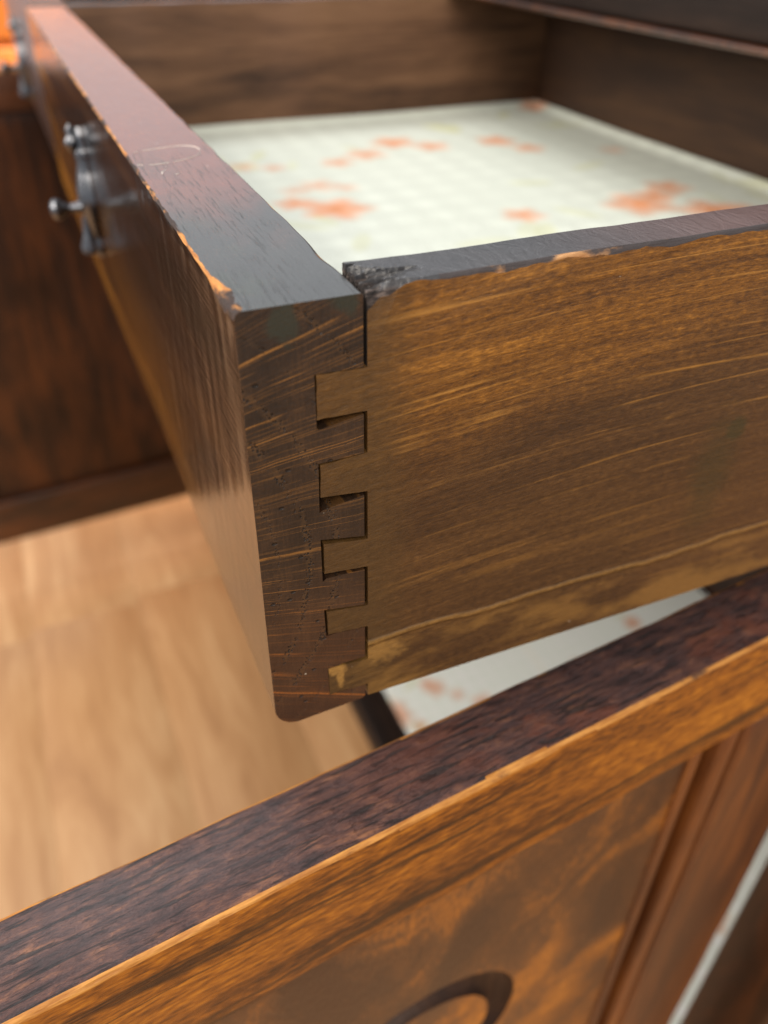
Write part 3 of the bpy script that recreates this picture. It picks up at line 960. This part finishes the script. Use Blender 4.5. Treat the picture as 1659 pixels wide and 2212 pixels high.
sm = side_mesh()
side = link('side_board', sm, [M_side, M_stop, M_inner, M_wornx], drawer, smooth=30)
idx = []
for p in sm.polygons:
    c = p.center / U
    if c.x < 0.36 and c.z > 0.92 and c.y > 0.0004 and c.y < S - 0.0004 and c.x > T + 0.006:
        idx.append(1)
    elif c.z > 0.98 and c.x > 0.34 and c.y < 0.008 and p.normal.z > 0.1:
        idx.append(3)
    elif c.z > 0.9 and p.normal.y > -0.75 and p.normal.y < 0.75:
        idx.append(1)
    elif p.normal.y > 0.75:
        idx.append(2)
    else:
        idx.append(0)
sm.polygons.foreach_set('material_index', idx)
tag(side, 'golden-brown side board with dovetail tails and a splintered end')

board('side_board', (T + 0.002, WO - S, 0.004), (DX, WO - 0.002, SZ + 0.004), [M_inner, M_stop], drawer, r=0.012, jitter=0.004, n=60)
fs = [o for o in drawer.children if o.name.startswith('side_board')][-1]
for p in fs.data.polygons:
    if p.normal.z > 0.6:
        p.material_index = 1
board('back_board', (3.44, S + 0.002, 0.22), (3.55, WO - S - 0.002, 0.96), M_back, drawer, r=0.01)
board('bottom_board', (T + 0.001, S + 0.001, 0.23), (3.438, WO - S - 0.001, 0.283), M_inner, drawer, r=0.003)

def drawer_pull(parent, y, zc):
    root = empty('drawer_pull', (0, y, zc), parent)
    root.scale = (1.0, 0.8, 0.82)
    # ornate backplate: a lobed vertical plate
    prof = [(-0.29, 0.004), (-0.27, 0.030), (-0.235, 0.042), (-0.20, 0.028), (-0.17, 0.034), (-0.10, 0.060), (-0.04, 0.078), (0.0, 0.082),
            (0.05, 0.074), (0.11, 0.054), (0.16, 0.030), (0.19, 0.040), (0.215, 0.036), (0.235, 0.022), (0.26, 0.028), (0.29, 0.018), (0.315, 0.003)]
    n = 14
    verts, faces = [], []
    for (z, w) in prof:
        for k in range(n + 1):
            a = math.pi * k / n
            verts.append((-0.004 - (0.018 + w * 0.45) * math.sin(a) ** 0.8, w * math.cos(a), z))
    for i in range(len(prof) - 1):
        for k in range(n):
            faces.append((i * (n + 1) + k, i * (n + 1) + k + 1, (i + 1) * (n + 1) + k + 1, (i + 1) * (n + 1) + k))
        faces.append((i * (n + 1) + n, i * (n + 1), (i + 1) * (n + 1), (i + 1) * (n + 1) + n))
    me = mesh_from('backplate', verts, faces)
    fix_normals(me)
    link('backplate', me, M_metal, root, smooth=50)
    lathe('knob', [(0.02, 0.030), (0.05, 0.034), (0.075, 0.022), (0.10, 0.018), (0.118, 0.030), (0.135, 0.046), (0.152, 0.050), (0.165, 0.040), (0.172, 0.018)],
          (0, 0, -0.04), (-1, 0, 0), M_metal, root)
    lathe('finial', [(0.0, 0.012), (0.02, 0.024), (0.04, 0.030), (0.06, 0.022), (0.075, 0.012), (0.10, 0.016), (0.12, 0.004)], (-0.040, 0, 0.21), (0, 0, 1), M_metal, root)
    lathe('drop', [(0.0, 0.012), (0.04, 0.014), (0.09, 0.020), (0.14, 0.036), (0.17, 0.034), (0.185, 0.012)], (-0.050, 0, -0.09), (0, 0, -1), M_metal, root)
    return root
drawer_pull(drawer, 2.33, 0.56)

# scratches in the varnish of the top edge: thin raised flakes
def ribbon(name, pts, w, z, parent, mat):
    P = [Vector((x, y, 0)) for x, y in pts]
    Q = []
    for i in range(len(P) - 1):
        a = P[max(i - 1, 0)]; b = P[i]; c = P[i + 1]; d = P[min(i + 2, len(P) - 1)]
        for k in range(6):
            u = k / 6
            Q.append(0.5 * ((2 * b) + (c - a) * u + (2 * a - 5 * b + 4 * c - d) * u * u + (3 * b - a - 3 * c + d) * u ** 3))
    Q.append(P[-1])
    verts, faces = [], []
    for i, q in enumerate(Q):
        tdir = (Q[min(i + 1, len(Q) - 1)] - Q[max(i - 1, 0)]).normalized()
        nn = Vector((-tdir.y, tdir.x, 0))
        f = i / (len(Q) - 1)
        ww = w * (0.25 + 0.75 * math.sin(math.pi * f) ** 0.5) * (1 + 0.6 * nz(i * 0.7, 4.4))
        verts += [tuple(q + nn * ww + Vector((0, 0, z))), tuple(q + Vector((0, 0, z + 0.0012))), tuple(q - nn * ww + Vector((0, 0, z)))]
    for i in range(len(Q) - 1):
        a, b = i * 3, i * 3 + 3
        if nz(i * 0.31, w * 999) < -0.22:
            continue
        faces += [(a, a + 1, b + 1, b), (a + 1, a + 2, b + 2, b + 1)]
    me = mesh_from(name, verts, faces)
    return link(name, me, mat, parent)
LOOP = [(0.020, 1.060), (0.0455, 1.0757), (0.0994, 1.0894), (0.1532, 1.0953), (0.1803, 1.0678), (0.1823, 1.0244), (0.1601, 0.9777), (0.1087, 0.9442), (0.0446, 0.9302), (0.0105, 0.9431)]
ribbon('scratch', LOOP, 0.0011, TOP + 0.0004, front, M_scr)
ribbon('scratch', [(0.0735, 0.9067), (0.066, 0.8775), (0.053, 0.8536), (0.0562, 0.8334), (0.0782, 0.8251), (0.0892, 0.8351)], 0.0015, TOP + 0.0004, front, M_scr)

# ------------------------------------------------------------------ second drawer of the sideboard
drawer2 = empty('drawer', (0.03, 4.82, 0))
tag(drawer2, 'second pulled-out drawer beyond the dovetailed one, mostly hidden, with a metal pull', 'drawer')
board('front_board', (0, 0, 0), (T, 4.6, TOP), M_redh, drawer2, r=0.012)
board('side_board', (T + 0.002, 0.002, 0.004), (DX, S, 0.99), M_back, drawer2, r=0.01)
board('side_board', (T + 0.002, 4.6 - S, 0.004), (DX, 4.598, 0.99), M_back, drawer2, r=0.01)
board('back_board', (3.44, S + 0.002, 0.22), (3.55, 4.598 - S, 0.94), M_back, drawer2, r=0.01)
board('bottom_board', (T + 0.001, S + 0.001, 0.23), (3.438, 4.599 - S, 0.283), M_inner, drawer2, r=0.003)
p2 = drawer_pull(drawer2, 2.30, 0.40)
p2.scale = (1.25, 0.9, 1.0)

# ------------------------------------------------------------------ floral liner paper
def flower_field(X, Y, flowers, leaves, base):
    C = np.zeros(X.shape + (3,))
    C[:] = base
    rng = np.random.RandomState(5)
    for (fx, fy, r, st) in flowers:
        r = r * 1.3
        st = min(1.0, st * 1.05)
        ph = rng.rand() * 6
        d = np.hypot(X - fx, Y - fy)
        an = np.arctan2(Y - fy, X - fx)
        edge = r * (0.84 + 0.14 * np.cos(5 * an + ph))
        m = np.clip((edge - d) / (0.6 * r) + 0.5, 0, 1) * st
        col = np.array([0.74, 0.37, 0.22])
        C = C * (1 - m[..., None]) + col * m[..., None]
        c = np.clip((0.25 * r - d) / (0.1 * r) + 0.5, 0, 1) * st
        C = C * (1 - c[..., None]) + np.array([0.70, 0.28, 0.12]) * c[..., None]
    for (fx, fy, r, st, an) in leaves:
        u = (X - fx) * math.cos(an) + (Y - fy) * math.sin(an)
        w = -(X - fx) * math.sin(an) + (Y - fy) * math.cos(an)
        d = np.hypot(u / r, w / (0.35 * r))
        m = np.clip((1 - d) / 0.5 + 0.5, 0, 1) * st
        C = C * (1 - m[..., None]) + np.array([0.62, 0.62, 0.30]) * m[..., None]
    return C

def liner(name, x0, x1, y0, y1, nx, ny, zfun, flowers, leaves, seams=(), ox=0, oy=0, oz=0, base=(0.66, 0.70, 0.62)):
    xs = np.linspace(x0, x1, nx)
    ys = np.linspace(y0, y1, ny)
    X, Y = np.meshgrid(xs, ys)
    Z = zfun(X, Y)
    verts = np.stack([X - ox, Y - oy, Z - oz], -1).reshape(-1, 3)
    faces = [(j * nx + i, j * nx + i + 1, (j + 1) * nx + i + 1, (j + 1) * nx + i) for j in range(ny - 1) for i in range(nx - 1)]
    me = mesh_from(name, verts.tolist(), faces)
    C = flower_field(X, Y, flowers, leaves, np.array(base))
    q = np.cos(2 * np.pi * (X + Y) / 0.40) * np.cos(2 * np.pi * (X - Y) / 0.40)
    C = np.clip(C * (1 + (0.08 + 0.05 * np.sin(X * 5.3) * np.cos(Y * 4.1 + X)) * np.clip(q, -0.3, 1))[..., None], 0, 0.9)  # highlights of the quilting painted in as a lattice of brighter dots
    for sx in seams:
        m = np.clip(1 - np.abs(X - sx) / 0.05, 0, 1)[..., None]
        C = C * (1 - m) + np.array([0.90, 0.88, 0.78]) * m
    ca = me.color_attributes.new('print', 'FLOAT_COLOR', 'POINT')
    buf = np.ones((nx * ny, 4), dtype=np.float32)
    buf[:, :3] = C.reshape(-1, 3)
    ca.data.foreach_set('color', buf.ravel())
    o = link(name, me, M_liner, None, (ox, oy, oz), smooth=0)
    me.polygons.foreach_set('use_smooth', [True] * len(me.polygons))
    md = o.modifiers.new('thickness', 'SOLIDIFY')
    md.thickness = 0.004 * U
    md.offset = -1
    return o

FL = [(1.15, 2.68, .135, .95), (0.99, 2.84, .085, .8), (1.21, 3.11, .09, .45), (1.06, 3.06, .07, .35), (1.33, 3.02, .06, .4), (1.96, 3.84, .11, .85), (2.14, 3.66, .09, .75), (1.69, 3.63, .10, .65),
      (1.47, 3.52, .08, .6), (2.59, 3.65, .10, .85), (2.69, 3.42, .085, .7), (2.62, 2.21, .14, .85), (2.94, 2.40, .10, .7), (2.78, 2.30, .09, .75), (2.89, 1.98, .13, .85), (3.02, 1.90, .10, .7),
      (1.97, 2.27, .085, .7), (0.93, 3.62, .075, .5), (1.09, 3.54, .06, .5), (3.17, 3.21, .07, .4), (3.36, 4.45, .09, .8), (1.6, 1.0, .12, .8), (2.2, 1.2, .11, .8), (0.7, 1.2, .1, .6)]
rng = random.Random(3)
LV = [(rng.uniform(0.3, 3.4), rng.uniform(0.3, 4.4), rng.uniform(0.06, 0.16), rng.uniform(0.2, 0.5), rng.uniform(0, 3)) for _ in range(46)]
def zdraw(X, Y):
    e = np.minimum(np.minimum(X - 0.225, 3.43 - X), np.minimum(Y - 0.125, 4.535 - Y))
    curl = 0.035 * np.clip(1 - e / 0.10, 0, 1) ** 2
    return 0.293 + curl + 0.004 * np.sin(X * 3.1 + 1) * np.sin(Y * 2.3)
o = liner('drawer_liner', 0.225, 3.43, 0.125, 4.535, 260, 340, zdraw, FL, LV, (), 0.225, 0.125, 0.288)
tag(o, 'white quilted paper with orange flowers lining the bottom of the dovetailed drawer', 'liner paper')
FS, LS = [], []
for k in range(36):
    cx, cy = rng.uniform(2.7, 8.0), rng.uniform(0.2, 10.9)
    for q in range(rng.randint(1, 4)):
        FS.append((cx + rng.uniform(-.25, .25), cy + rng.uniform(-.25, .25), rng.uniform(.06, .14), rng.uniform(.5, .9)))
    LS.append((cx + rng.uniform(-.4, .4), cy + rng.uniform(-.4, .4), rng.uniform(.08, .2), .4, rng.uniform(0, 3)))
o = liner('shelf_liner', XF + 0.06, 8.05, 0.0, 11.05, 200, 420, lambda X, Y: -7.022 + 0.006 * np.sin(X * 2 + Y), FS, LS, (4.9,), XF + 0.06, 0.0, -7.026, (0.84, 0.88, 0.82))
tag(o, 'pale floral paper lining the low shelf inside the sideboard', 'liner paper')
